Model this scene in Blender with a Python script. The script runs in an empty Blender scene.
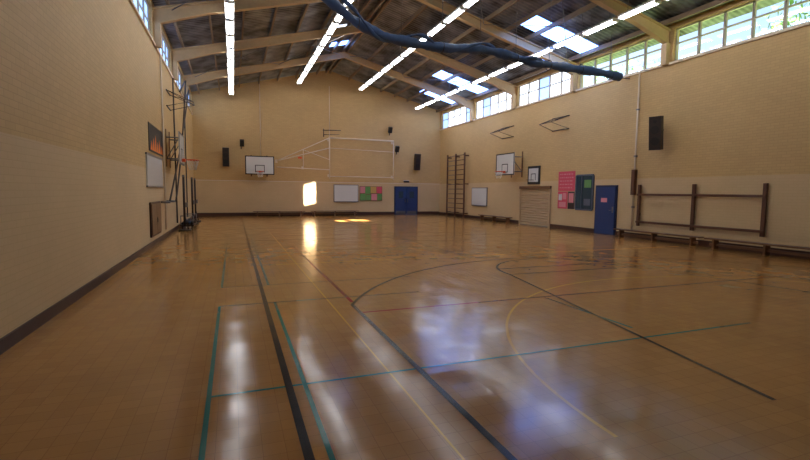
import bpy, math, random
from mathutils import Vector, Matrix
random.seed(4)
XL, XR, YB, YF = -2.35, 14.9, 32.1, -4.0
XC = 6.275
EAVE, SL = 7.85, 0.256
def roofz(x): return EAVE + SL*((x-XL) if x < XC else (XR-x))
col = bpy.context.scene.collection
bpy.context.scene.view_settings.view_transform = 'Standard'
bpy.context.scene.view_settings.exposure = 0.12

# ---------------- materials ----------------
def newmat(name):
    m = bpy.data.materials.new(name); m.use_nodes = True
    nt = m.node_tree; b = nt.nodes['Principled BSDF']
    return m, nt, b
def mat(name, c, rough=0.6, metal=0.0, noise=0.0, nscale=8.0, spec=0.5):
    m, nt, b = newmat(name)
    b.inputs['Base Color'].default_value = (*c, 1)
    b.inputs['Roughness'].default_value = rough
    b.inputs['Metallic'].default_value = metal
    b.inputs['Specular IOR Level'].default_value = spec
    if noise > 0:
        tc = nt.nodes.new('ShaderNodeTexCoord'); n = nt.nodes.new('ShaderNodeTexNoise')
        n.inputs['Scale'].default_value = nscale; n.inputs['Detail'].default_value = 4
        nt.links.new(tc.outputs['Object'], n.inputs['Vector'])
        r = nt.nodes.new('ShaderNodeMapRange')
        r.inputs['To Min'].default_value = 1-noise; r.inputs['To Max'].default_value = 1+noise
        nt.links.new(n.outputs['Fac'], r.inputs['Value'])
        mx = nt.nodes.new('ShaderNodeVectorMath'); mx.operation = 'SCALE'
        mx.inputs[0].default_value = c
        nt.links.new(r.outputs['Result'], mx.inputs['Scale'])
        nt.links.new(mx.outputs['Vector'], b.inputs['Base Color'])
    return m
def emit(name, c, s):
    m, nt, b = newmat(name)
    b.inputs['Base Color'].default_value = (*c, 1)
    b.inputs['Emission Color'].default_value = (*c, 1)
    b.inputs['Emission Strength'].default_value = s
    return m
def brick(name, axis):
    m, nt, b = newmat(name); L = nt.links.new
    tc = nt.nodes.new('ShaderNodeTexCoord'); sp = nt.nodes.new('ShaderNodeSeparateXYZ')
    L(tc.outputs['Object'], sp.inputs[0])
    cb = nt.nodes.new('ShaderNodeCombineXYZ'); L(sp.outputs[axis], cb.inputs[0]); L(sp.outputs['Z'], cb.inputs[1])
    def bk(c1, c2, mo, ms):
        bt = nt.nodes.new('ShaderNodeTexBrick'); L(cb.outputs[0], bt.inputs['Vector'])
        bt.inputs['Scale'].default_value = 1.0
        bt.inputs['Brick Width'].default_value = 0.24; bt.inputs['Row Height'].default_value = 0.086
        bt.inputs['Mortar Size'].default_value = ms; bt.inputs['Mortar Smooth'].default_value = 0.4
        bt.inputs['Color1'].default_value = (*c1, 1); bt.inputs['Color2'].default_value = (*c2, 1); bt.inputs['Mortar'].default_value = (*mo, 1)
        return bt
    bt = bk((0.60, 0.40, 0.165), (0.56, 0.37, 0.15), (0.48, 0.31, 0.12), .006)
    bt2 = bk((0.63, 0.455, 0.24), (0.61, 0.44, 0.23), (0.56, 0.40, 0.20), .005)
    gt = nt.nodes.new('ShaderNodeMath'); gt.operation = 'GREATER_THAN'; gt.inputs[1].default_value = 2.35
    L(sp.outputs['Z'], gt.inputs[0])
    mx = nt.nodes.new('ShaderNodeMix'); mx.data_type = 'RGBA'
    L(gt.outputs[0], mx.inputs[0]); L(bt2.outputs['Color'], mx.inputs[6]); L(bt.outputs['Color'], mx.inputs[7])
    n = nt.nodes.new('ShaderNodeTexNoise'); n.inputs['Scale'].default_value = 0.6; n.inputs['Detail'].default_value = 6
    L(tc.outputs['Object'], n.inputs['Vector'])
    r = nt.nodes.new('ShaderNodeMapRange'); r.inputs['To Min'].default_value = 0.88; r.inputs['To Max'].default_value = 1.1
    L(n.outputs['Fac'], r.inputs['Value'])
    sc = nt.nodes.new('ShaderNodeVectorMath'); sc.operation = 'SCALE'
    L(mx.outputs[2], sc.inputs[0]); L(r.outputs['Result'], sc.inputs['Scale'])
    L(sc.outputs['Vector'], b.inputs['Base Color'])
    b.inputs['Roughness'].default_value = 0.6
    bp = nt.nodes.new('ShaderNodeBump'); bp.inputs['Strength'].default_value = 0.12; bp.inputs['Distance'].default_value = 0.01
    inv = nt.nodes.new('ShaderNodeMath'); inv.operation = 'SUBTRACT'; inv.inputs[0].default_value = 1
    L(bt.outputs['Fac'], inv.inputs[1]); L(inv.outputs[0], bp.inputs['Height']); L(bp.outputs[0], b.inputs['Normal'])
    return m
def varnish(nt, b, tc, tilefac=None):
    """worn varnish: shared by the floor and the painted lines"""
    L = nt.links.new
    n2 = nt.nodes.new('ShaderNodeTexNoise'); n2.inputs['Scale'].default_value = 2.2; n2.inputs['Detail'].default_value = 6
    L(tc.outputs['Object'], n2.inputs['Vector'])
    r2 = nt.nodes.new('ShaderNodeMapRange'); r2.inputs['From Min'].default_value = .3; r2.inputs['From Max'].default_value = .7
    r2.inputs['To Min'].default_value = 0.11; r2.inputs['To Max'].default_value = 0.21
    L(n2.outputs['Fac'], r2.inputs['Value']); L(r2.outputs['Result'], b.inputs['Roughness'])
    # every wooden tile lies at a very slightly different tilt
    geo = nt.nodes.new('ShaderNodeNewGeometry')
    s1 = nt.nodes.new('ShaderNodeVectorMath'); s1.operation = 'SCALE'; s1.inputs['Scale'].default_value = 1/.3
    fl = nt.nodes.new('ShaderNodeVectorMath'); fl.operation = 'FLOOR'
    wn = nt.nodes.new('ShaderNodeTexWhiteNoise'); wn.noise_dimensions = '2D'
    sb = nt.nodes.new('ShaderNodeVectorMath'); sb.operation = 'SUBTRACT'; sb.inputs[1].default_value = (.5, .5, .5)
    s2 = nt.nodes.new('ShaderNodeVectorMath'); s2.operation = 'SCALE'; s2.inputs['Scale'].default_value = .020
    ad2 = nt.nodes.new('ShaderNodeVectorMath'); ad2.operation = 'ADD'
    nm = nt.nodes.new('ShaderNodeVectorMath'); nm.operation = 'NORMALIZE'
    L(tc.outputs['Object'], s1.inputs[0]); L(s1.outputs[0], fl.inputs[0]); L(fl.outputs[0], wn.inputs['Vector'])
    L(wn.outputs['Color'], sb.inputs[0]); L(sb.outputs[0], s2.inputs[0]); L(s2.outputs[0], ad2.inputs[0]); L(geo.outputs['Normal'], ad2.inputs[1])
    L(ad2.outputs[0], nm.inputs[0])
    bp = nt.nodes.new('ShaderNodeBump'); bp.inputs['Strength'].default_value = 0.25; bp.inputs['Distance'].default_value = 0.004
    n3 = nt.nodes.new('ShaderNodeTexNoise'); n3.inputs['Scale'].default_value = 6; n3.inputs['Detail'].default_value = 2
    L(tc.outputs['Object'], n3.inputs['Vector'])
    if tilefac is not None:
        ad = nt.nodes.new('ShaderNodeMath'); ad.operation = 'MULTIPLY_ADD'; ad.inputs[1].default_value = -.35
        L(tilefac, ad.inputs[0]); L(n3.outputs['Fac'], ad.inputs[2]); L(ad.outputs[0], bp.inputs['Height'])
    else: L(n3.outputs['Fac'], bp.inputs['Height'])
    L(nm.outputs[0], bp.inputs['Normal'])
    L(bp.outputs[0], b.inputs['Normal'])
    b.inputs['IOR'].default_value = 1.45
def floor_mat():
    m, nt, b = newmat('gym_floor_varnish'); L = nt.links.new
    tc = nt.nodes.new('ShaderNodeTexCoord')
    bt = nt.nodes.new('ShaderNodeTexBrick'); L(tc.outputs['Object'], bt.inputs['Vector'])
    bt.offset = 0.0; bt.inputs['Scale'].default_value = 1
    bt.inputs['Brick Width'].default_value = 0.15; bt.inputs['Row Height'].default_value = 0.15
    bt.inputs['Mortar Size'].default_value = 0.002
    bt.inputs['Color1'].default_value = (0.50, 0.240, 0.060, 1)
    bt.inputs['Color2'].default_value = (0.45, 0.212, 0.052, 1)
    bt.inputs['Mortar'].default_value = (0.34, 0.150, 0.036, 1)
    n = nt.nodes.new('ShaderNodeTexNoise'); n.inputs['Scale'].default_value = 0.45; n.inputs['Detail'].default_value = 6
    L(tc.outputs['Object'], n.inputs['Vector'])
    r = nt.nodes.new('ShaderNodeMapRange'); r.inputs['To Min'].default_value = 0.78; r.inputs['To Max'].default_value = 1.18
    L(n.outputs['Fac'], r.inputs['Value'])
    sc = nt.nodes.new('ShaderNodeVectorMath'); sc.operation = 'SCALE'
    L(bt.outputs['Color'], sc.inputs[0]); L(r.outputs['Result'], sc.inputs['Scale'])
    L(sc.outputs['Vector'], b.inputs['Base Color'])
    varnish(nt, b, tc, bt.outputs['Fac'])
    return m
def line_mat(name, c):
    m, nt, b = newmat(name); b.inputs['Base Color'].default_value = (*c, 1)
    tc = nt.nodes.new('ShaderNodeTexCoord'); varnish(nt, b, tc); return m
def roof_mat():
    m, nt, b = newmat('roof_sheet'); L = nt.links.new
    tc = nt.nodes.new('ShaderNodeTexCoord')
    w = nt.nodes.new('ShaderNodeTexWave'); w.bands_direction = 'Y'; w.inputs['Scale'].default_value = 1.6
    L(tc.outputs['Object'], w.inputs['Vector'])
    n = nt.nodes.new('ShaderNodeTexNoise'); n.inputs['Scale'].default_value = 1.3; n.inputs['Detail'].default_value = 5
    L(tc.outputs['Object'], n.inputs['Vector'])
    cr = nt.nodes.new('ShaderNodeValToRGB')
    cr.color_ramp.elements[0].color = (0.045, 0.045, 0.055, 1); cr.color_ramp.elements[0].position = 0.35
    cr.color_ramp.elements[1].color = (0.32, 0.35, 0.43, 1); cr.color_ramp.elements[1].position = 0.7
    L(n.outputs['Fac'], cr.inputs[0]); L(cr.outputs[0], b.inputs['Base Color'])
    b.inputs['Metallic'].default_value = 0.4; b.inputs['Roughness'].default_value = 0.4
    bp = nt.nodes.new('ShaderNodeBump'); bp.inputs['Strength'].default_value = 0.6; bp.inputs['Distance'].default_value = 0.03
    L(w.outputs['Fac'], bp.inputs['Height']); L(bp.outputs[0], b.inputs['Normal'])
    return m
def glass_mat():
    m = bpy.data.materials.new('clear_glass'); m.use_nodes = True; nt = m.node_tree
    nt.nodes.clear(); o = nt.nodes.new('ShaderNodeOutputMaterial')
    t = nt.nodes.new('ShaderNodeBsdfTransparent'); g = nt.nodes.new('ShaderNodeBsdfGlossy')
    g.inputs['Roughness'].default_value = 0.02
    mx = nt.nodes.new('ShaderNodeMixShader'); mx.inputs[0].default_value = 0.08
    nt.links.new(t.outputs[0], mx.inputs[1]); nt.links.new(g.outputs[0], mx.inputs[2]); nt.links.new(mx.outputs[0], o.inputs[0])
    return m

M_BX, M_BY = brick('brick_back', 'X'), brick('brick_side', 'Y')
M_FLOOR = floor_mat(); M_ROOF = roof_mat(); M_GLASS = glass_mat()
M_BASE = mat('baseboard_brown', (0.06, 0.022, 0.012), 0.5, noise=.2)
M_BEAM = mat('beam_cream', (0.60, 0.41, 0.21), 0.5, noise=.1)
M_PURL = mat('purlin_steel', (0.24, 0.165, 0.10), 0.5)
M_WHITE = mat('white_paint', (0.72, 0.70, 0.66), 0.4)
M_FRAME = mat('window_frame_paint', (0.42, 0.36, 0.28), 0.4)
M_WBOARD = mat('whiteboard', (0.66, 0.66, 0.62), 0.25)
M_BLACK = mat('black_paint', (0.012, 0.011, 0.011), 0.5)
M_DARK = mat('dark_cabinet', (0.030, 0.018, 0.015), 0.5)
M_BLUE = mat('door_blue', (0.010, 0.040, 0.15), 0.4, noise=.1)
M_BLUEF = mat('door_frame_blue', (0.006, 0.016, 0.06), 0.4)
M_ORANGE = mat('hoop_orange', (0.75, 0.10, 0.02), 0.4)
M_NET = mat('net_white', (0.7, 0.7, 0.68), 0.8)
M_PIPE = mat('pipe_cream', (0.72, 0.60, 0.44), 0.4)
M_GREY = mat('steel_grey', (0.18, 0.18, 0.19), 0.35, metal=.6)
M_WOOD = mat('bench_wood', (0.16, 0.07, 0.028), 0.4, noise=.25)
M_BARS = mat('wall_bar_wood', (0.11, 0.04, 0.018), 0.4, noise=.2)
M_SHUT = mat('shutter_tan', (0.52, 0.37, 0.21), 0.45, noise=.08)
M_PINK = mat('poster_red_pink', (0.62, 0.07, 0.11), 0.6, noise=.1)
M_PINK2 = mat('paper_pink', (0.70, 0.25, 0.28), 0.6)
M_GREEN = mat('paper_green', (0.12, 0.30, 0.08), 0.6)
M_YEL = mat('paper_yellow', (0.6, 0.36, 0.10), 0.6)
M_FLAME = mat('banner_orange', (0.85, 0.22, 0.02), 0.6)
M_BTARP = mat('curtain_blue', (0.032, 0.072, 0.17), 0.5, noise=.4, nscale=6)
M_DGLASS = mat('dark_glass', (0.03, 0.06, 0.08), 0.08)
M_WFR = mat('window_frame_grey_blue', (0.07, 0.10, 0.15), 0.4)
M_TUBE = emit('fluorescent_tube', (0.92, 0.95, 1.0), 16)
M_PANE = emit('glowing_pane', (0.76, 0.86, 1.0), 2.0)  # opaque pane that glows by itself, in place of daylight coming through
M_PANEB = emit('glowing_pane_blue', (0.36, 0.56, 1.0), 1.5)  # bluer pane, sky light put in as its own glow
M_SKY = emit('skylight_glow', (0.17, 0.34, 1.0), 9.0)  # blue daylight put into the sheet as emission
M_LBLK = line_mat('line_black', (0.008, 0.008, 0.012))
M_LTEAL = line_mat('line_teal', (0.02, 0.19, 0.15))
M_LRED = line_mat('line_red', (0.34, 0.018, 0.018))
M_LYEL = line_mat('line_yellow', (0.70, 0.36, 0.04))
M_LEAF = mat('leaf', (0.10, 0.24, 0.05), 0.6, noise=.4)
M_BARK = mat('bark', (0.12, 0.08, 0.05), 0.8, noise=.3)
M_GRASS = mat('grass', (0.12, 0.20, 0.06), 0.9, noise=.3)

# ---------------- mesh builder ----------------
class B:
    def __init__(s, name): s.n = name; s.v = []; s.f = []; s.mi = []; s.ms = []; s.sm = []
    def m(s, mt):
        if mt not in s.ms: s.ms.append(mt)
        return s.ms.index(mt)
    def poly(s, pts, mt, faces=None, smooth=False):
        o = len(s.v); s.v += [tuple(p) for p in pts]
        for f in (faces or [tuple(range(len(pts)))]):
            s.f.append(tuple(o+i for i in f)); s.mi.append(s.m(mt)); s.sm.append(smooth)
    def hexa(s, p, mt):
        s.poly(p, mt, [(0,3,2,1),(4,5,6,7),(0,1,5,4),(1,2,6,5),(2,3,7,6),(3,0,4,7)])
    def box(s, x0, x1, y0, y1, z0, z1, mt, rot=None, piv=None):
        p = [(x0,y0,z0),(x1,y0,z0),(x1,y1,z0),(x0,y1,z0),(x0,y0,z1),(x1,y0,z1),(x1,y1,z1),(x0,y1,z1)]
        if rot:
            pv = Vector(piv or ((x0+x1)/2,(y0+y1)/2,(z0+z1)/2))
            p = [tuple(pv + rot @ (Vector(q)-pv)) for q in p]
        s.hexa(p, mt)
    def cyl(s, a, b, r, mt, seg=10, r2=None):
        s.tube([a, b], [r, r if r2 is None else r2], mt, seg)
    def tube(s, pts, r, mt, seg=10, closed=False):
        pts = [Vector(p) for p in pts]; n = len(pts)
        if not isinstance(r, (list, tuple)): r = [r]*n
        o = len(s.v); k = s.m(mt)
        for i, p in enumerate(pts):
            if closed: d = pts[(i+1) % n]-pts[i-1]
            else: d = pts[min(i+1, n-1)]-pts[max(i-1, 0)]
            d.normalize()
            u = d.cross(Vector((0,0,1)))
            if u.length < .05: u = d.cross(Vector((0,1,0)))
            u.normalize(); w = d.cross(u)
            for j in range(seg):
                a = 2*math.pi*j/seg
                s.v.append(tuple(p + r[i]*(math.cos(a)*u+math.sin(a)*w)))
        for i in range(n if closed else n-1):
            i2 = (i+1) % n
            for j in range(seg):
                j2 = (j+1) % seg
                s.f.append((o+i*seg+j, o+i*seg+j2, o+i2*seg+j2, o+i2*seg+j)); s.mi.append(k); s.sm.append(True)
        if not closed:
            s.f.append(tuple(o+j for j in range(seg))[::-1]); s.mi.append(k); s.sm.append(False)
            s.f.append(tuple(o+(n-1)*seg+j for j in range(seg))); s.mi.append(k); s.sm.append(False)
    def done(s, origin=None, bevel=0):
        me = bpy.data.meshes.new(s.n); me.from_pydata(s.v, [], s.f)
        for mt in s.ms: me.materials.append(mt)
        for i, p in enumerate(me.polygons): p.material_index = s.mi[i]; p.use_smooth = s.sm[i]
        me.update(); ob = bpy.data.objects.new(s.n, me); col.objects.link(ob)
        if bevel:
            bv = ob.modifiers.new('bevel', 'BEVEL'); bv.width = bevel; bv.segments = 2; bv.limit_method = 'ANGLE'
        return ob

# ---------------- shell ----------------
T = 0.25
b = B('floor'); b.box(XL-T, XR+T, YF-T, YB+T, -0.2, 0, M_FLOOR); b.done()
b = B('ground'); b.box(-40, 60, -40, 70, -0.5, -0.21, M_GRASS); b.done()
frames = [27.0, 22.2, 17.4, 12.6, 7.8, 3.0, -1.8]
for nm, y0, y1 in (('wall_back', YB, YB+T), ('wall_front', YF-T, YF)):
    b = B(nm)
    pr = [(XL-T, 0), (XR+T, 0), (XR+T, EAVE), (XR, EAVE), (XC, roofz(XC)), (XL, EAVE), (XL-T, EAVE)]
    pts = [(x, y0, z) for x, z in pr]+[(x, y1, z) for x, z in pr]; n = len(pr)
    fs = [tuple(range(n)), tuple(range(n, 2*n))[::-1]]+[(i, n+i, n+(i+1) % n, (i+1) % n) for i in range(n)]
    b.poly(pts, M_BX, fs); b.done()
SILL, HEAD = 6.5, 7.65
edges = [YB]+frames+[YF]
win = 0
def window(x, y0, y1, z0, z1, panes, side, m_of):
    global win
    win += 1
    b = B('window_%d' % win); f = .05
    b.box(x-.04, x+.04, y0, y1, z0, z0+f, M_FRAME); b.box(x-.04, x+.04, y0, y1, z1-f, z1, M_FRAME)
    for i in range(panes+1):
        y = y0+(y1-y0)*i/panes
        b.box(x-.04, x+.04, max(y0, y-.04), min(y1, y+.04), z0, z1, M_FRAME)
    zm = z0+(z1-z0)*.55
    b.box(x-.03, x+.03, y0, y1, zm-.025, zm+.025, M_FRAME)
    for i in range(panes):
        a, c = y0+(y1-y0)*i/panes, y0+(y1-y0)*(i+1)/panes
        for (q0, q1) in ((z0+f, zm), (zm, z1-f)):
            b.poly([(x+.005*side, a, q0), (x+.005*side, c, q0), (x+.005*side, c, q1), (x+.005*side, a, q1)], m_of(i))
    b.done()
for nm, xa, xb, side in (('wall_left', XL-T, XL, -1), ('wall_right', XR, XR+T, 1)):
    b = B(nm)
    b.box(xa, xb, YF, YB, 0, SILL, M_BY); b.box(xa, xb, YF, YB, HEAD, EAVE, M_BY)
    for y in frames: b.box(xa, xb, y-.22, y+.22, SILL, HEAD, M_BY)
    b.box(xa, xb, YB-.2, YB, SILL, HEAD, M_BY); b.box(xa, xb, YF, YF+.2, SILL, HEAD, M_BY)
    b.done()
    for k in range(len(edges)-1):
        y1 = edges[k]-(.2 if k == 0 else .22); y0 = edges[k+1]+(.2 if k == len(edges)-2 else .22)
        xw = xa+T*.5
        if side > 0 and k in (3, 4, 5):
            window(xw, y0, y1, SILL, HEAD, 5, side, lambda i: M_GLASS)
        else:
            window(xw, y0, y1, SILL, HEAD, 5, side, (lambda i: M_PANE if (i+k) % 4 else M_PANEB) if side > 0 else (lambda i: M_PANEB))
# baseboards / trims
b = B('baseboard_back')
b.box(XL+.03, 11.2, YB-.03, YB, 0, .24, M_BASE); b.box(13.08, XR-.03, YB-.03, YB, 0, .24, M_BASE); b.done()
b = B('baseboard_left'); b.box(XL, XL+.03, YF, YB, 0, .15, M_BASE); b.done()
b = B('baseboard_right')
for a, c in ((YF, 14.6), (15.78, 18.8), (21.4, YB)): b.box(XR-.03, XR, a, c, 0, .2, M_BASE)
b.done()
b = B('trim_1'); b.box(XL, XR, YB-.025, YB, 2.33, 2.37, M_PIPE); b.done()
b = B('trim_2'); b.box(XR-.06, XR, YF, YB, SILL-.08, SILL, M_PIPE); b.done()
b = B('trim_3'); b.box(XL, XL+.06, YF, YB, SILL-.08, SILL, M_PIPE); b.done()

# roof
sun_holes = [(4.6, 5.35, 22.45, 23.9), (6.5, 7.5, 15.0, 16.5), (5.6, 6.1, 14.6, 16.0)]  # clear openings added to the roof to shape the sun patches indoors
skyl = [(11.2, 14.6, 24.6, 25.9), (11.2, 14.6, 15.7, 16.8), (13.4, 14.6, 18.1, 18.7), (12.1, 14.6, 28.6, 29.6),
        (5.2, 6.2, 25.4, 26.2)]
xs = sorted({XL-.9, XC, XR+.9}|{v for h in sun_holes+skyl for v in h[:2]})
ys = sorted({YF-.6, YB+.6}|{v for h in sun_holes+skyl for v in h[2:]})
b = B('ceiling')
def rz(x): return EAVE+SL*((x-XL) if x < XC else (XR-x))
for i in range(len(xs)-1):
    for j in range(len(ys)-1):
        cx, cy = (xs[i]+xs[i+1])/2, (ys[j]+ys[j+1])/2
        mt = M_ROOF
        for h in sun_holes:
            if h[0] < cx < h[1] and h[2] < cy < h[3]: mt = M_GLASS
        for h in skyl:
            if h[0] < cx < h[1] and h[2] < cy < h[3]: mt = M_SKY
        z0, z1 = rz(xs[i])+.02, rz(xs[i+1])+.02
        b.poly([(xs[i], ys[j], z0), (xs[i+1], ys[j], z1), (xs[i+1], ys[j+1], z1), (xs[i], ys[j+1], z0)], mt)
b.done()
b = B('roof_purlins')
for x in (-1.9, -.7, .5, 1.7, 2.9, 4.1, 5.5, 6.15, 6.42, 7.75, 8.9, 10.1, 11.15, 12.15, 13.3, 14.55):
    z = roofz(x)
    b.box(x-.035, x+.035, YF, YB, z-.19, z-.01, M_PURL)
b.done()
for y in frames:
    b = B('roof_beam')
    for s in (-1, 1):
        xe = XL if s < 0 else XR
        def z(x): return roofz(x)-.19
        xk = xe-s*1.6
        segs = [(xe, .55), (xk, .40), (XC, .34)]
        for (xa, da), (xb, db) in zip(segs[:-1], segs[1:]):
            for (o0, o1, hw) in ((0, .05, .10), (None, None, .02), (1, 1, .10)):
                if o0 == 0: ta, tb, ba, bb = z(xa), z(xb), z(xa)-.05, z(xb)-.05
                elif o0 is None: ta, tb, ba, bb = z(xa)-.05, z(xb)-.05, z(xa)-da+.05, z(xb)-db+.05
                else: ta, tb, ba, bb = z(xa)-da+.05, z(xb)-db+.05, z(xa)-da, z(xb)-db
                b.hexa([(xa,y-hw,ba),(xb,y-hw,bb),(xb,y+hw,bb),(xa,y+hw,ba),(xa,y-hw,ta),(xb,y-hw,tb),(xb,y+hw,tb),(xa,y+hw,ta)], M_BEAM)
        b.box(min(xe, xe-s*.22), max(xe, xe-s*.22), y-.11, y+.11, 6.42, z(xe)-.5, M_BEAM)
    b.done()
b = B('roof_bracing')
for k in range(len(frames)-1):
    y0, y1 = frames[k+1], frames[k]
    if k in (0, 2, 4):
        for xa, xb in ((-1.8, 2.5), (2.5, 6), (6.6, 10), (10, 14.4)):
            b.cyl((xa, y0, roofz(xa)-.3), (xb, y1, roofz(xb)-.3), .015, M_GREY, 6)
            b.cyl((xa, y1, roofz(xa)-.33), (xb, y0, roofz(xb)-.33), .015, M_GREY, 6)
b.done()

# fluorescent rows
for x, z in ((0.0, 7.75), (4.2, 8.8), (8.4, 8.75), (12.6, 7.75)):
    b = B('fluorescent_light_row'); y = 31.3
    while y > 6:
        y0 = y-1.5
        b.box(x-.15, x+.15, y0, y, z+.03, z+.09, M_WHITE)
        for s in (-.08, .08):
            b.cyl((x+s, y0+.05, z), (x+s, y-.05, z), .026, M_TUBE, 8)
        for e in (y0+.02, y-.02): b.box(x-.13, x+.13, e-.02, e+.02, z-.03, z+.03, M_WHITE)
        for e in (y0+.3, y-.3): b.cyl((x, e, z+.09), (x, e, roofz(x)-.0), .008, M_GREY, 5)
        y = y0-.2
    b.done()

# ---------------- floor markings ----------------
LB, LT, LR, LY = B('court_lines_black'), B('court_lines_teal'), B('court_lines_red'), B('court_lines_yellow')
def ln(b, x0, y0, x1, y1, w, mt, z):
    d = Vector((x1-x0, y1-y0, 0)).normalized(); n = Vector((-d.y, d.x, 0))*w/2
    b.poly([(x0-n.x, y0-n.y, z), (x1-n.x, y1-n.y, z), (x1+n.x, y1+n.y, z), (x0+n.x, y0+n.y, z)], mt)
def arc(b, cx, cy, r, a0, a1, w, mt, z, n=48):
    for i in range(n):
        p, q = math.radians(a0+(a1-a0)*i/n), math.radians(a0+(a1-a0)*(i+1)/n)
        b.poly([(cx+(r-w/2)*math.cos(p), cy+(r-w/2)*math.sin(p), z), (cx+(r+w/2)*math.cos(p), cy+(r+w/2)*math.sin(p), z),
                (cx+(r+w/2)*math.cos(q), cy+(r+w/2)*math.sin(q), z), (cx+(r-w/2)*math.cos(q), cy+(r-w/2)*math.sin(q), z)], mt)
CX = 7.3; BL = 2.4; FL = 30.6; MID = 16.5
K, w = M_LBLK, .05
ln(LB, .43, BL-.6, .43, FL, .065, K, .004); ln(LB, 14.17, BL, 14.17, FL, w, K, .004)
ln(LB, .43, FL, 14.17, FL, w, K, .004); ln(LB, .43, MID, 14.17, MID, w, K, .004)
a = math.degrees(math.acos((CX-1.68)/6.25))
ln(LB, 1.68, BL-.6, 1.68, BL+1.6+6.25*math.sin(math.radians(a)), .06, K, .004)
ln(LB, CX*2-1.68, BL, CX*2-1.68, BL+1.6+6.25*math.sin(math.radians(a)), w, K, .004)
arc(LB, CX, BL+1.6, 6.25, a, 180-a, .05, K, .004)
arc(LB, CX, FL-1.6, 6.25, 180+a, 360-a, .06, K, .004)
for by, s in ((BL, 1), (FL, -1)):
    ln(LB, CX-3, by, CX-1.8, by+s*5.8, .05, K, .004); ln(LB, CX+3, by, CX+1.8, by+s*5.8, w, K, .004)
    ln(LB, CX-1.8, by+s*5.8, CX+1.8, by+s*5.8, .04, K, .004)
    arc(LB, CX, by+s*5.8, 1.8, 0 if s > 0 else 180, 180 if s > 0 else 360, .055, K, .004)
arc(LB, CX, MID, 1.8, 0, 360, .06, K, .004)
Tm, w = M_LTEAL, .04
for x in (-.23, .57):
    ln(LT, x, 1.0, x, 7.26, w, Tm, .003); ln(LT, x, 8.66, x, 21.5, w, Tm, .003)
ln(LT, -.23, 4.05, 6.6, 4.05, .035, Tm, .003); ln(LT, -.23, 7.26, 3.0, 7.26, .035, Tm, .003)
ln(LT, -.23, 8.66, 3.4, 8.66, .03, Tm, .003)
ln(LT, 4.85, 4.4, 4.85, 6.2, w, Tm, .003)
ln(LT, -.23, 13.3, 5.9, 13.3, .05, Tm, .003); ln(LT, -.23, 21.5, 5.9, 21.5, .06, Tm, .003)
ln(LT, 5.9, 10.6, 5.9, 24, .035, Tm, .003)
Rm, w = M_LRED, .06
ln(LR, 1.72, 6.9, 1.72, 29.5, w, Rm, .002); ln(LR, 1.68, 6.25, 13, 6.25, .05, Rm, .002)
ln(LR, 5.6, 8.9, 13, 8.9, .06, Rm, .002); ln(LR, 1.68, 18, 13, 18, .08, Rm, .002); ln(LR, 1.68, 12.2, 13, 12.2, .07, Rm, .002)
Ym = M_LYEL
ln(LY, 1.38, 1, 1.38, 29.8, .018, Ym, .001)
arc(LY, CX, 2.4, 4.75, 0, 180, .035, Ym, .001, 64)
arc(LY, CX, 30, 4.9, 180, 360, .05, Ym, .001, 64)
ln(LY, .8, 11.0, 14, 11.0, .05, Ym, .001); ln(LY, .8, 20.8, 14, 20.8, .05, Ym, .001)
for q in (LB, LT, LR, LY): q.done()

# ---------------- doors ----------------
b = B('door_1')   # back double door
x0, x1 = 11.28, 13.0
b.box(x0-.08, x1+.08, YB-.05, YB-.002, 0, 2.13, M_BLUEF)
for a, c in ((x0, (x0+x1)/2-.01), ((x0+x1)/2+.01, x1)):
    b.box(a, c, YB-.09, YB-.05, .01, 2.05, M_BLUE)
    b.box(a+.25, c-.25, YB-.095, YB-.09, 1.25, 1.75, M_DGLASS)
    b.box(a+.06, c-.06, YB-.1, YB-.09, .08, .3, M_GREY)
for s in (-.1, .1): b.cyl(((x0+x1)/2+s, YB-.14, .95), ((x0+x1)/2+s, YB-.14, 1.15), .014, M_GREY); b.box((x0+x1)/2+s-.03, (x0+x1)/2+s+.03, YB-.13, YB-.09, .93, 1.17, M_GREY)
b.done(bevel=.004)
b = B('emergency_light'); b.box(11.95, 12.35, YB-.1, YB-.003, 2.42, 2.55, M_DARK); b.box(11.93, 12.37, YB-.11, YB-.003, 2.55, 2.58, M_WHITE); b.done()
b = B('door_2')
y0, y1 = 14.66, 15.72
b.box(XR-.05, XR-.002, y0-.07, y1+.07, 0, 2.1, M_BLUEF)
b.box(XR-.08, XR-.05, y0, y1, .01, 2.03, M_BLUE)
b.box(XR-.085, XR-.08, 15.08, 15.42, 1.38, 1.56, M_PINK2)
b.box(XR-.086, XR-.08, y0+.06, y0+.14, .95, 1.2, M_GREY)
b.cyl((XR-.08, y0+.1, 1.05), (XR-.14, y0+.1, 1.05), .013, M_GREY); b.cyl((XR-.135, y0+.1, 1.05), (XR-.135, y0+.24, 1.05), .012, M_GREY)
b.done(bevel=.004)
b = B('door_3')  # roller shutter
y0, y1 = 18.87, 21.35
z = 0.02
while z < 1.93:
    b.hexa([(XR-.03,y0,z),(XR-.03,y1,z),(XR-.002,y1,z),(XR-.002,y0,z),(XR-.055,y0,z+.05),(XR-.055,y1,z+.05),(XR-.002,y1,z+.115),(XR-.002,y0,z+.115)], M_SHUT); z += .13
b.box(XR-.09, XR-.002, y0-.06, y0+.03, 0, 1.98, M_SHUT); b.box(XR-.09, XR-.002, y1-.03, y1+.06, 0, 1.98, M_SHUT)
b.box(XR-.12, XR-.002, y0-.06, y1+.06, 1.95, 2.1, M_WOOD); b.box(XR-.06, XR-.02, y0, y1, 0, .05, M_GREY)
b.done()
b = B('window_%d' % (win+1))
y0, y1, z0, z1 = 15.98, 17.0, 1.02, 2.55
b.box(XR-.04, XR-.002, y0, y1, z0, z1, M_DGLASS)
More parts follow.
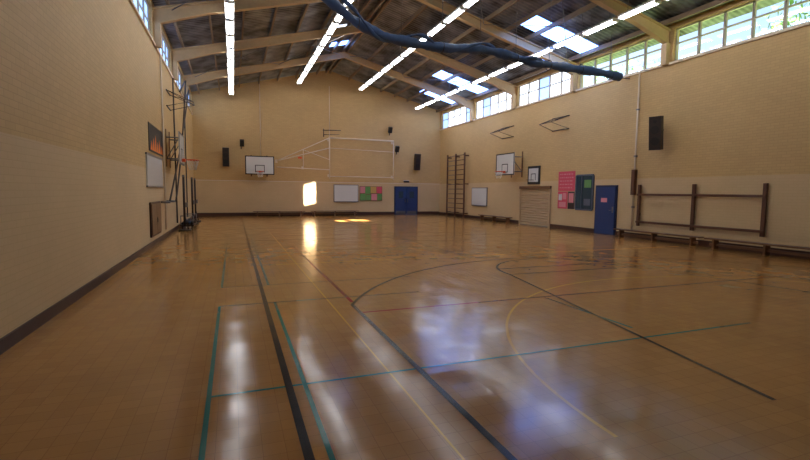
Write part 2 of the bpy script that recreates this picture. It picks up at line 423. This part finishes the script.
for a, c, d, e in ((y0-.05, y0+.02, z0, z1), (y1-.02, y1+.05, z0, z1), (y0, y1, z0-.05, z0+.02), (y0, y1, z1-.02, z1+.05), (16.62, 16.67, z0, z1)):
    b.box(XR-.07, XR-.002, a, c, d, e, M_WFR)
b.box(XR-.045, XR-.04, 16.08, 16.5, 2.0, 2.35, M_GREEN)
b.box(XR-.045, XR-.04, 16.1, 16.5, 1.2, 1.5, M_WFR)
b.done()

# ---------------- basketball goals ----------------
def goal(name, face, pos, wallgap):
    b = B(name); f = Vector(face); r = Vector((0,0,1)).cross(f); up = Vector((0,0,1)); P = Vector(pos)
    def w(a, h, d): return P+r*a+up*h+f*d
    def bx(a0, a1, h0, h1, d0, d1, mt):
        b.hexa([w(a0,h0,d1), w(a1,h0,d1), w(a1,h0,d0), w(a0,h0,d0), w(a0,h1,d1), w(a1,h1,d1), w(a1,h1,d0), w(a0,h1,d0)], mt)
    bx(-.9, .9, -.6, .6, -.03, 0, M_WBOARD)
    for s in ((-.9,.9,-.6,-.54),(-.9,.9,.54,.6),(-.9,-.84,-.54,.54),(.84,.9,-.54,.54)): bx(s[0], s[1], s[2], s[3], 0, .006, M_BLACK)
    for s in ((-.295,.295,-.45,-.405),(-.295,.295,-.02,.02),(-.295,-.255,-.45,0),(.255,.295,-.45,0)): bx(s[0], s[1], s[2], s[3], 0, .006, M_BLACK)
    bx(-.08, .08, -.48, -.36, 0, .12, M_ORANGE)
    ring = [w(.225*math.cos(t), -.4, .37+.225*math.sin(t)) for t in [2*math.pi*i/24 for i in range(24)]]
    b.tube(ring, .018, M_ORANGE, 6, closed=True)
    for i in range(12):
        t0 = 2*math.pi*i/12
        for sgn in (1, -1):
            pts = []
            for k in range(4):
                rr = .225-.035*k; tt = t0+sgn*k*math.pi/12
                pts.append(w(rr*math.cos(tt), -.4-.13*k, .37+rr*math.sin(tt)))
            b.tube(pts, .004, M_NET, 4)
    for a in (-.5, .5):
        for h in (-.4, .4):
            b.cyl(w(a, h, -.03), w(a*1.0, h, -wallgap+.005), .025, M_GREY, 8)
        b.cyl(w(a, .4, -.04), w(a, -.4, -wallgap+.02), .018, M_GREY, 8)
        bx(a-.04, a+.04, -.7, .7, -wallgap+.03, -wallgap+.004, M_WOOD)
    b.cyl(w(-.5, 0, -.05), w(.5, 0, -.05), .025, M_GREY, 8)
    return b.done()
goal('basketball_backboard', (0,-1,0), (1.64, 31.2, 3.35), .9)
goal('basketball_backboard', (-1,0,0), (14.1, 21.85, 3.3), .8)
goal('basketball_backboard', (1,0,0), (-1.85, 19.9, 3.3), .5)
b = B('practice_backboard')
b.box(XR-.06, XR-.002, 19.75, 20.75, 2.2, 3.15, M_BLACK); b.box(XR-.066, XR-.06, 19.85, 20.65, 2.32, 3.03, M_WBOARD)
for s in ((20.05,20.09,2.4,2.75),(20.41,20.45,2.4,2.75),(20.05,20.45,2.72,2.76)): b.box(XR-.07, XR-.066, *s, M_BLACK)
ring = [(XR-.28+.2*math.cos(t), 20.25+.2*math.sin(t), 2.42) for t in [2*math.pi*i/20 for i in range(20)]]
b.tube(ring, .01, M_BLACK, 6, closed=True); b.done()

def wire(name, x, s, y, z):
    b = B(name); r = .012; a, c = y-.55, y+.55
    p = {'a': (x, a, z+.35), 'b': (x, c, z+.35), 'c': (x-s*.9, a+.1, z), 'd': (x-s*.9, c-.1, z), 'e': (x, a, z-.25), 'f': (x, c, z-.25)}
    for i, j in ('ac','bd','cd','ec','fd','ad','bc'): b.cyl(p[i], p[j], r, M_DARK, 6)
    b.cyl((x-s*.45, a+.05, z+.17), (x-s*.45, c-.05, z+.17), r, M_DARK, 6)
    b.box(x-.018, x+.018, a-.05, c+.05, z+.33, z+.37, M_DARK); b.box(x-.018, x+.018, a-.05, c+.05, z-.27, z-.23, M_DARK)
    b.done()
wire('goal_hoist_frame', XR-.021, 1, 22.85, 5.15)
wire('goal_hoist_frame', XR-.021, 1, 18.3, 5.05)
wire('goal_hoist_frame', XL+.021, -1, 20.5, 5.2)

# back wall swing goal frame
b = B('goal_support_frame'); Y = YB-.35
def pc(x0, z0, x1, z1, r=.03, y=Y, mt=M_PIPE): b.cyl((x0, y, z0), (x1, y, z1), r, mt, 8)
pc(6.3, 2.6, 6.3, 5.45, .045); pc(11.0, 2.6, 11.0, 5.45, .035); pc(6.3, 5.4, 11.0, 5.4, .05); pc(6.3, 2.75, 11.0, 2.75, .03); pc(6.3, 4.7, 11.0, 4.6, .018)
pc(2.75, 3.7, 6.3, 5.4, .032); pc(2.75, 3.7, 6.3, 4.7, .032); pc(2.75, 3.3, 6.3, 3.2, .028); pc(4.5, 3.25, 4.5, 4.5, .022); pc(4.5, 4.5, 6.3, 3.9, .022)
pc(6.3, 5.45, 6.3, 8.9, .022); pc(5.9, 5.45, 5.9, 6.0, .03, mt=M_DARK); pc(5.85, 5.9, 7.1, 5.95, .03, mt=M_DARK); pc(5.9,5.6,7.0,5.65,.02,mt=M_DARK)
for x, z in ((6.3, 5.3), (6.3, 2.8), (11.0, 5.3), (11.0, 2.8), (2.75, 3.7), (4.5, 3.3)):
    b.cyl((x, Y, z), (x, YB-.004, z), .025, M_PIPE, 8); b.box(x-.08, x+.08, YB-.03, YB-.003, z-.1, z+.1, M_PIPE)
b.box(4.15, 4.4, Y-.02, Y+.02, 3.9, 4.02, M_ORANGE)
b.done()
for x, z in ((.58, 4.7), (10.75, 6.1), (11.3, 4.75)):
    b = B('security_floodlight'); rt = Matrix.Rotation(math.radians(25), 3, 'X')
    b.cyl((x, YB-.015, z), (x, YB-.3, z+.05), .025, M_BLACK, 8)
    b.box(x-.13, x+.13, YB-.42, YB-.22, z-.12, z+.3, M_BLACK, rot=rt); b.cyl((x-.05, YB-.3, z-.3), (x-.05, YB-.3, z), .03, M_BLACK, 8)
    b.done()
b = B('wall_conduit'); b.cyl((1.75, YB-.025, 4.0), (1.75, YB-.025, 8.7), .02, M_PIPE, 6); b.done()

def speaker(name, pos, ang, wallpt):
    b = B(name); P = Vector(pos); R = Matrix.Rotation(ang, 3, 'Z') @ Matrix.Rotation(math.radians(8), 3, 'X')
    x, y, z = P
    b.box(x-.2, x+.2, y-.16, y+.16, z-.6, z+.6, M_DARK, rot=R)
    for dz, r in ((-.28, .15), (.12, .15), (.42, .07)):
        c = P+R @ Vector((0, -.165, dz)); d = P+R @ Vector((0, -.15, dz)); b.cyl(d, c, r, M_BLACK, 18)
    b.cyl(P+R @ Vector((0, .1, .2)), wallpt, .03, M_BLACK, 8); b.done(bevel=.01)
speaker('loudspeaker', (-.41, YB-.32, 3.85), 0, (-.41, YB-.01, 4.05))
speaker('loudspeaker', (12.9, YB-.32, 3.95), 0, (12.9, YB-.01, 4.15))
speaker('loudspeaker', (14.42, 12.5, 3.95), math.radians(-90+25), (XR-.01, 12.6, 4.1))

# boards on back wall
b = B('whiteboard'); b.box(6.65, 8.45, YB-.05, YB-.002, .95, 2.2, M_GREY); b.box(6.7, 8.4, YB-.056, YB-.05, 1.0, 2.15, M_WBOARD); b.box(6.8, 8.3, YB-.1, YB-.05, .93, .96, M_GREY); b.done()
b = B('notice_board'); b.box(8.55, 10.25, YB-.04, YB-.002, 1.05, 2.1, M_WOOD)
cells = [(8.58,8.95,1.6,2.07,M_PINK2),(8.97,9.35,1.55,2.07,M_GREEN),(9.37,9.8,1.6,2.07,M_YEL),(9.82,10.22,1.6,2.07,M_PINK),(8.58,9.0,1.08,1.55,M_GREEN),(9.02,9.4,1.08,1.5,M_GREEN),(9.42,9.85,1.08,1.55,M_PINK2),(9.87,10.22,1.08,1.55,M_GREEN)]
for x0, x1, z0, z1, mt in cells: b.box(x0, x1, YB-.046, YB-.04, z0, z1, mt)
b.done()
b = B('whiteboard'); b.box(XR-.05, XR-.002, 24.95, 26.9, .87, 2.05, M_GREY); b.box(XR-.056, XR-.05, 25.0, 26.85, .92, 2.0, M_WBOARD); b.box(XR-.1, XR-.05, 25.1, 26.7, .85, .88, M_GREY); b.done()
b = B('poster'); b.box(XR-.015, XR-.002, 17.15, 18.3, 1.85, 2.78, M_PINK); random.seed(7)
for r_ in range(5):
    z = 2.62-r_*.16; y = 18.2
    while y > 17.3:
        wd = random.uniform(.06, .2); b.box(XR-.018, XR-.015, max(17.22, y-wd), y, z, z+.05, M_PINK2); y -= wd+.05
b.done()
b = B('poster'); b.box(XR-.015, XR-.002, 17.62, 18.3, 1.0, 1.82, M_PINK)
for (a, c, d, e, mt) in ((17.7,17.95,1.45,1.75,M_PINK2),(18.0,18.24,1.4,1.7,M_WHITE),(17.72,18.2,1.08,1.32,M_PINK2)): b.box(XR-.018, XR-.015, a, c, d, e, mt)
b.done()
b = B('poster'); b.box(XR-.015, XR-.002, 17.15, 17.58, 1.0, 1.82, M_DARK); b.box(XR-.018, XR-.015, 17.2, 17.53, 1.3, 1.75, M_PINK2); b.done()

# climbing frame (wall bars)
b = B('climbing_wall_bars')
for y in (27.5, 28.8, 30.1):
    b.box(XR-.35, XR-.27, y-.05, y+.05, 0, 4.4, M_BARS)
    for z in (.3, 2.3, 4.2): b.box(XR-.28, XR-.002, y-.03, y+.03, z-.04, z+.04, M_BARS)
z = .3
while z < 4.4: b.cyl((XR-.31, 27.5, z), (XR-.31, 30.1, z), .026, M_BARS, 8); z += .33
b.done()
b = B('climbing_wall_bars')
for y in (13.45, 11.2, 8.95):
    b.box(XR-.12, XR-.04, y-.05, y+.05, 0.5, 2.1, M_BARS); b.box(XR-.05, XR-.002, y-.03, y+.03, .9, 1.0, M_BARS); b.box(XR-.05, XR-.002, y-.03, y+.03, 1.7, 1.8, M_BARS)
for z in (.66, 1.72): b.box(XR-.16, XR-.11, 8.9, 13.5, z-.04, z+.04, M_BARS)
b.done()
b = B('drain_pipe'); b.cyl((XR-.06, 13.75, .3), (XR-.06, 13.75, 6.4), .03, M_PIPE, 8); b.box(XR-.14, XR-.002, 13.67, 13.83, 1.7, 2.7, M_BARS)
for z in (1.2, 3.2, 5): b.box(XR-.1, XR-.002, 13.7, 13.8, z, z+.05, M_GREY)
b.done()
def bench(p, q, dirx):
    b = B('gym_bench'); x0, y0 = p; x1, y1 = q
    b.box(x0, x1, y0, y1, .3, .345, M_WOOD)
    n = 3
    for i in range(n):
        if dirx:
            x = x0+(x1-x0)*(.08+.84*i/(n-1)); b.box(x-.03, x+.03, y0+.02, y1-.02, 0, .3, M_WOOD)
        else:
            y = y0+(y1-y0)*(.08+.84*i/(n-1)); b.box(x0+.02, x1-.02, y-.03, y+.03, 0, .3, M_WOOD)
    if dirx: b.box(x0+.1, x1-.1, (y0+y1)/2-.025, (y0+y1)/2+.025, .1, .18, M_WOOD)
    else: b.box((x0+x1)/2-.025, (x0+x1)/2+.025, y0+.1, y1-.1, .1, .18, M_WOOD)
    b.done(bevel=.006)
bench((1.2, YB-.4), (4.6, YB-.12), True); bench((5.0, YB-.4), (8.4, YB-.12), True)
bench((XR-.55, 10.6), (XR-.27, 14.2), False); bench((XR-.55, 6.8), (XR-.27, 10.4), False)
bench((XR-.38, 22.0), (XR-.1, 25.4), False)

# ---------------- divider curtain, rolled up ----------------
b = B('divider_curtain'); pts, rr = [], []
def cz(x):
    z = 6.62-.30*max(0, (x-8)/6.3)**1.2-.05*math.sin(x*1.3)
    return z+(.16*(5.2-x)**2 if x < 5.2 else 0)
random.seed(3)
for i in range(121):
    t = i/120; x = 2.0+t*12.35
    pts.append((x, 14.3+.05*math.sin(x*2.1), cz(x))); rr.append(.145+.025*math.sin(x*5)+random.uniform(-.012, .02))
b.tube(pts, rr, M_BTARP, 14)
pts = []
for i in range(61):
    t = i/60; x = 3.2+t*7.3; pts.append((x, 14.22+.1*math.sin(x*3), cz(x)+.2+.08*math.sin(x*2.3)-.3*math.sin(t*math.pi*3)**2))
b.tube(pts, [.05+.025*math.sin(i*.9) for i in range(61)], M_BTARP, 10)
for i in range(9):
    x = 2.3+i*1.45; z = cz(x)
    b.cyl((x, 14.3, z), (x, 14.3, roofz(x)-.02), .010, M_GREY, 5)
    b.tube([(x, 14.3+.18*math.cos(a), z+.18*math.sin(a)) for a in [2*math.pi*k/14 for k in range(14)]], .014, M_BLACK, 5, closed=True)
b.cyl((14.3, 14.3, cz(14.35)), (XR-.01, 14.3, cz(14.35)), .03, M_GREY, 8)
b.done()

# ---------------- left wall ----------------
X3 = XL+.003
b = B('wall_banner'); b.box(X3, XL+.02, 15.6, 18.7, 2.9, 3.75, M_BLACK)
for k in range(7):
    y = 15.8+k*.40; h = .3+.3*((k*37) % 5)/5
    b.poly([(XL+.024, y, 2.95), (XL+.024, y+.4, 2.95), (XL+.024, y+.32, 2.95+h*.6), (XL+.024, y+.2, 2.95+h), (XL+.024, y+.1, 2.95+h*.5)], M_FLAME)
b.done()
b = B('whiteboard'); b.box(X3, XL+.04, 15.0, 18.0, 1.85, 2.75, M_WBOARD); b.box(X3, XL+.05, 14.95, 18.05, 1.8, 1.85, M_GREY); b.box(X3, XL+.05, 14.95, 18.05, 2.75, 2.8, M_GREY); b.done()
def locker(y0, y1, z1):
    b = B('wall_hatch'); b.box(X3, XL+.05, y0, y1, .3, z1, M_BASE)
    b.box(XL+.05, XL+.07, y0+.06, (y0+y1)/2-.01, .36, z1-.06, M_WOOD); b.box(XL+.05, XL+.07, (y0+y1)/2+.01, y1-.06, .36, z1-.06, M_WOOD)
    b.box(XL+.07, XL+.09, (y0+y1)/2+.05, (y0+y1)/2+.08, .7, .85, M_GREY); b.done()
locker(15.3, 17.2, 1.35)
b = B('climbing_rope')
for k, (ya, yb) in enumerate(((26.6, 17.6), (24.5, 19.0))):
    pts = [(XL+.28+.05*k, ya+(yb-ya)*t, 6.9+(1.3-6.9)*t-.9*math.sin(math.pi*t)*(.35+.2*k)) for t in [i/20 for i in range(21)]]
    b.tube(pts, .03, M_DARK, 8)
b.cyl((XL+.045, 26.6, 6.3), (XL+.3, 26.6, 6.9), .035, M_GREY); b.cyl((XL+.045, 24.5, 6.35), (XL+.3, 24.5, 6.9), .035, M_GREY)
b.cyl((XL+.01, 17.6, 1.3), (XL+.3, 17.6, 1.3), .04, M_GREY); b.cyl((XL+.01, 19, 1.3), (XL+.3, 19, 1.3), .04, M_GREY)
b.done()
b = B('wall_pipe')
for y in (18.3, 21.8, 26.5): b.cyl((XL+.06, y, .3), (XL+.06, y, 6.4), .03, M_DARK if y > 20 else M_PIPE, 8)
b.done()
def vpost(x, y):
    b = B('volleyball_post')
    b.cyl((x, y, .05), (x, y, 2.35), .045, M_DARK, 12); b.cyl((x, y, 0), (x, y, .06), .26, M_BLACK, 20)
    b.cyl((x, y-.1, .12), (x, y+.1, .12), .07, M_GREY, 12); b.box(x+.04, x+.12, y-.05, y+.05, 1.0, 1.2, M_GREY)
    b.cyl((x, y-.06, 2.3), (x, y+.06, 2.3), .05, M_GREY, 10); b.cyl((x+.15, y, .04), (x, y, .7), .02, M_DARK, 8); b.done()
vpost(-1.95, 25.3); vpost(-1.95, 27.2); vpost(-1.95, 21.2)
b = B('equipment_trolley')
x0, x1, y0, y1 = -2.2, -1.65, 21.9, 23.7
b.box(x0, x1, y0, y1, .14, .19, M_DARK)
for x in (x0+.08, x1-.08):
    for y in (y0+.12, y1-.12): b.cyl((x-.03, y, .07), (x+.03, y, .07), .07, M_BLACK, 12); b.box(x-.02, x+.02, y-.02, y+.02, .07, .15, M_GREY)
for y in (y0+.03, y1-.03):
    b.cyl((x0+.03, y, .19), (x0+.03, y, .6), .02, M_GREY, 8); b.cyl((x1-.03, y, .19), (x1-.03, y, .6), .02, M_GREY, 8); b.cyl((x0+.03, y, .59), (x1-.03, y, .59), .02, M_GREY, 8)
for k in range(5): b.tube([(x0+.1+.09*k, y0+.1, .25+.04*(k % 2)), (x0+.12+.08*k, (y0+y1)/2, .28+.05*(k % 3)), (x0+.1+.09*k, y1-.1, .25)], .06, M_BTARP if k % 2 else M_BLACK, 8)
b.done()

# ---------------- outside trees ----------------
def tree(tx, ty, sd, cz_=7.3):
    b = B('tree'); random.seed(sd)
    b.tube([(tx, ty, -.21), (tx+.1, ty+.1, 3), (tx-.1, ty-.2, 6.5)], [.28, .22, .12], M_BARK, 10)
    for k in range(7):
        a = k*.9; b.tube([(tx, ty-.1, 4+.3*k), (tx+1.2*math.cos(a), ty+1.8*math.sin(a), 6+.4*k)], [.09, .03], M_BARK, 6)
    for i in range(2000):
        u = Vector((random.gauss(0, 1), random.gauss(0, 1), random.gauss(0, 1))).normalized()*random.random()**.4
        c = Vector((tx, ty, cz_))+Vector((u.x*2.2, u.y*3.6, u.z*2.4))
        d1 = Vector((random.gauss(0,1), random.gauss(0,1), random.gauss(0,1))).normalized(); d2 = d1.orthogonal().normalized()
        s = random.uniform(.1, .2); b.poly([c-d1*s, c-d2*s*.5, c+d1*s, c+d2*s*.5], M_LEAF)
    b.done()
tree(20, 9.4, 9); tree(21.5, 20.5, 12, 7.0)

# ---------------- light ----------------
sd = bpy.data.lights.new('sun', 'SUN'); sd.energy = 75; sd.angle = .018; sd.color = (1, .90, .78)
so = bpy.data.objects.new('sun', sd); col.objects.link(so)
so.rotation_euler = Vector((0, .75, -.6915)).to_track_quat('-Z', 'Y').to_euler(); so.location = (5, -20, 30)
wd = bpy.data.worlds.new('sky'); bpy.context.scene.world = wd; wd.use_nodes = True
nt = wd.node_tree; bg = nt.nodes['Background']; sk = nt.nodes.new('ShaderNodeTexSky')
try: sk.sky_type = 'NISHITA'; sk.sun_disc = False; sk.sun_elevation = math.radians(41)
except Exception: pass
nt.links.new(sk.outputs[0], bg.inputs[0]); bg.inputs[1].default_value = .25

# ---------------- camera ----------------
yaw, pit, roll = math.radians(20.64), math.radians(4.84), .01
F = Vector((math.sin(yaw)*math.cos(pit), math.cos(yaw)*math.cos(pit), -math.sin(pit)))
R = Vector((math.cos(yaw), -math.sin(yaw), 0)); U = R.cross(F)
R2 = (R+U*roll).normalized(); U2 = R2.cross(F)
cd = bpy.data.cameras.new('camera'); co = bpy.data.objects.new('camera', cd); col.objects.link(co)
mw = Matrix((R2, U2, -F)).transposed().to_4x4(); mw.translation = (0, 0, 1.75); co.matrix_world = mw
cd.sensor_width = 36; cd.lens = 455/810*36; cd.clip_end = 300
bpy.context.scene.camera = co
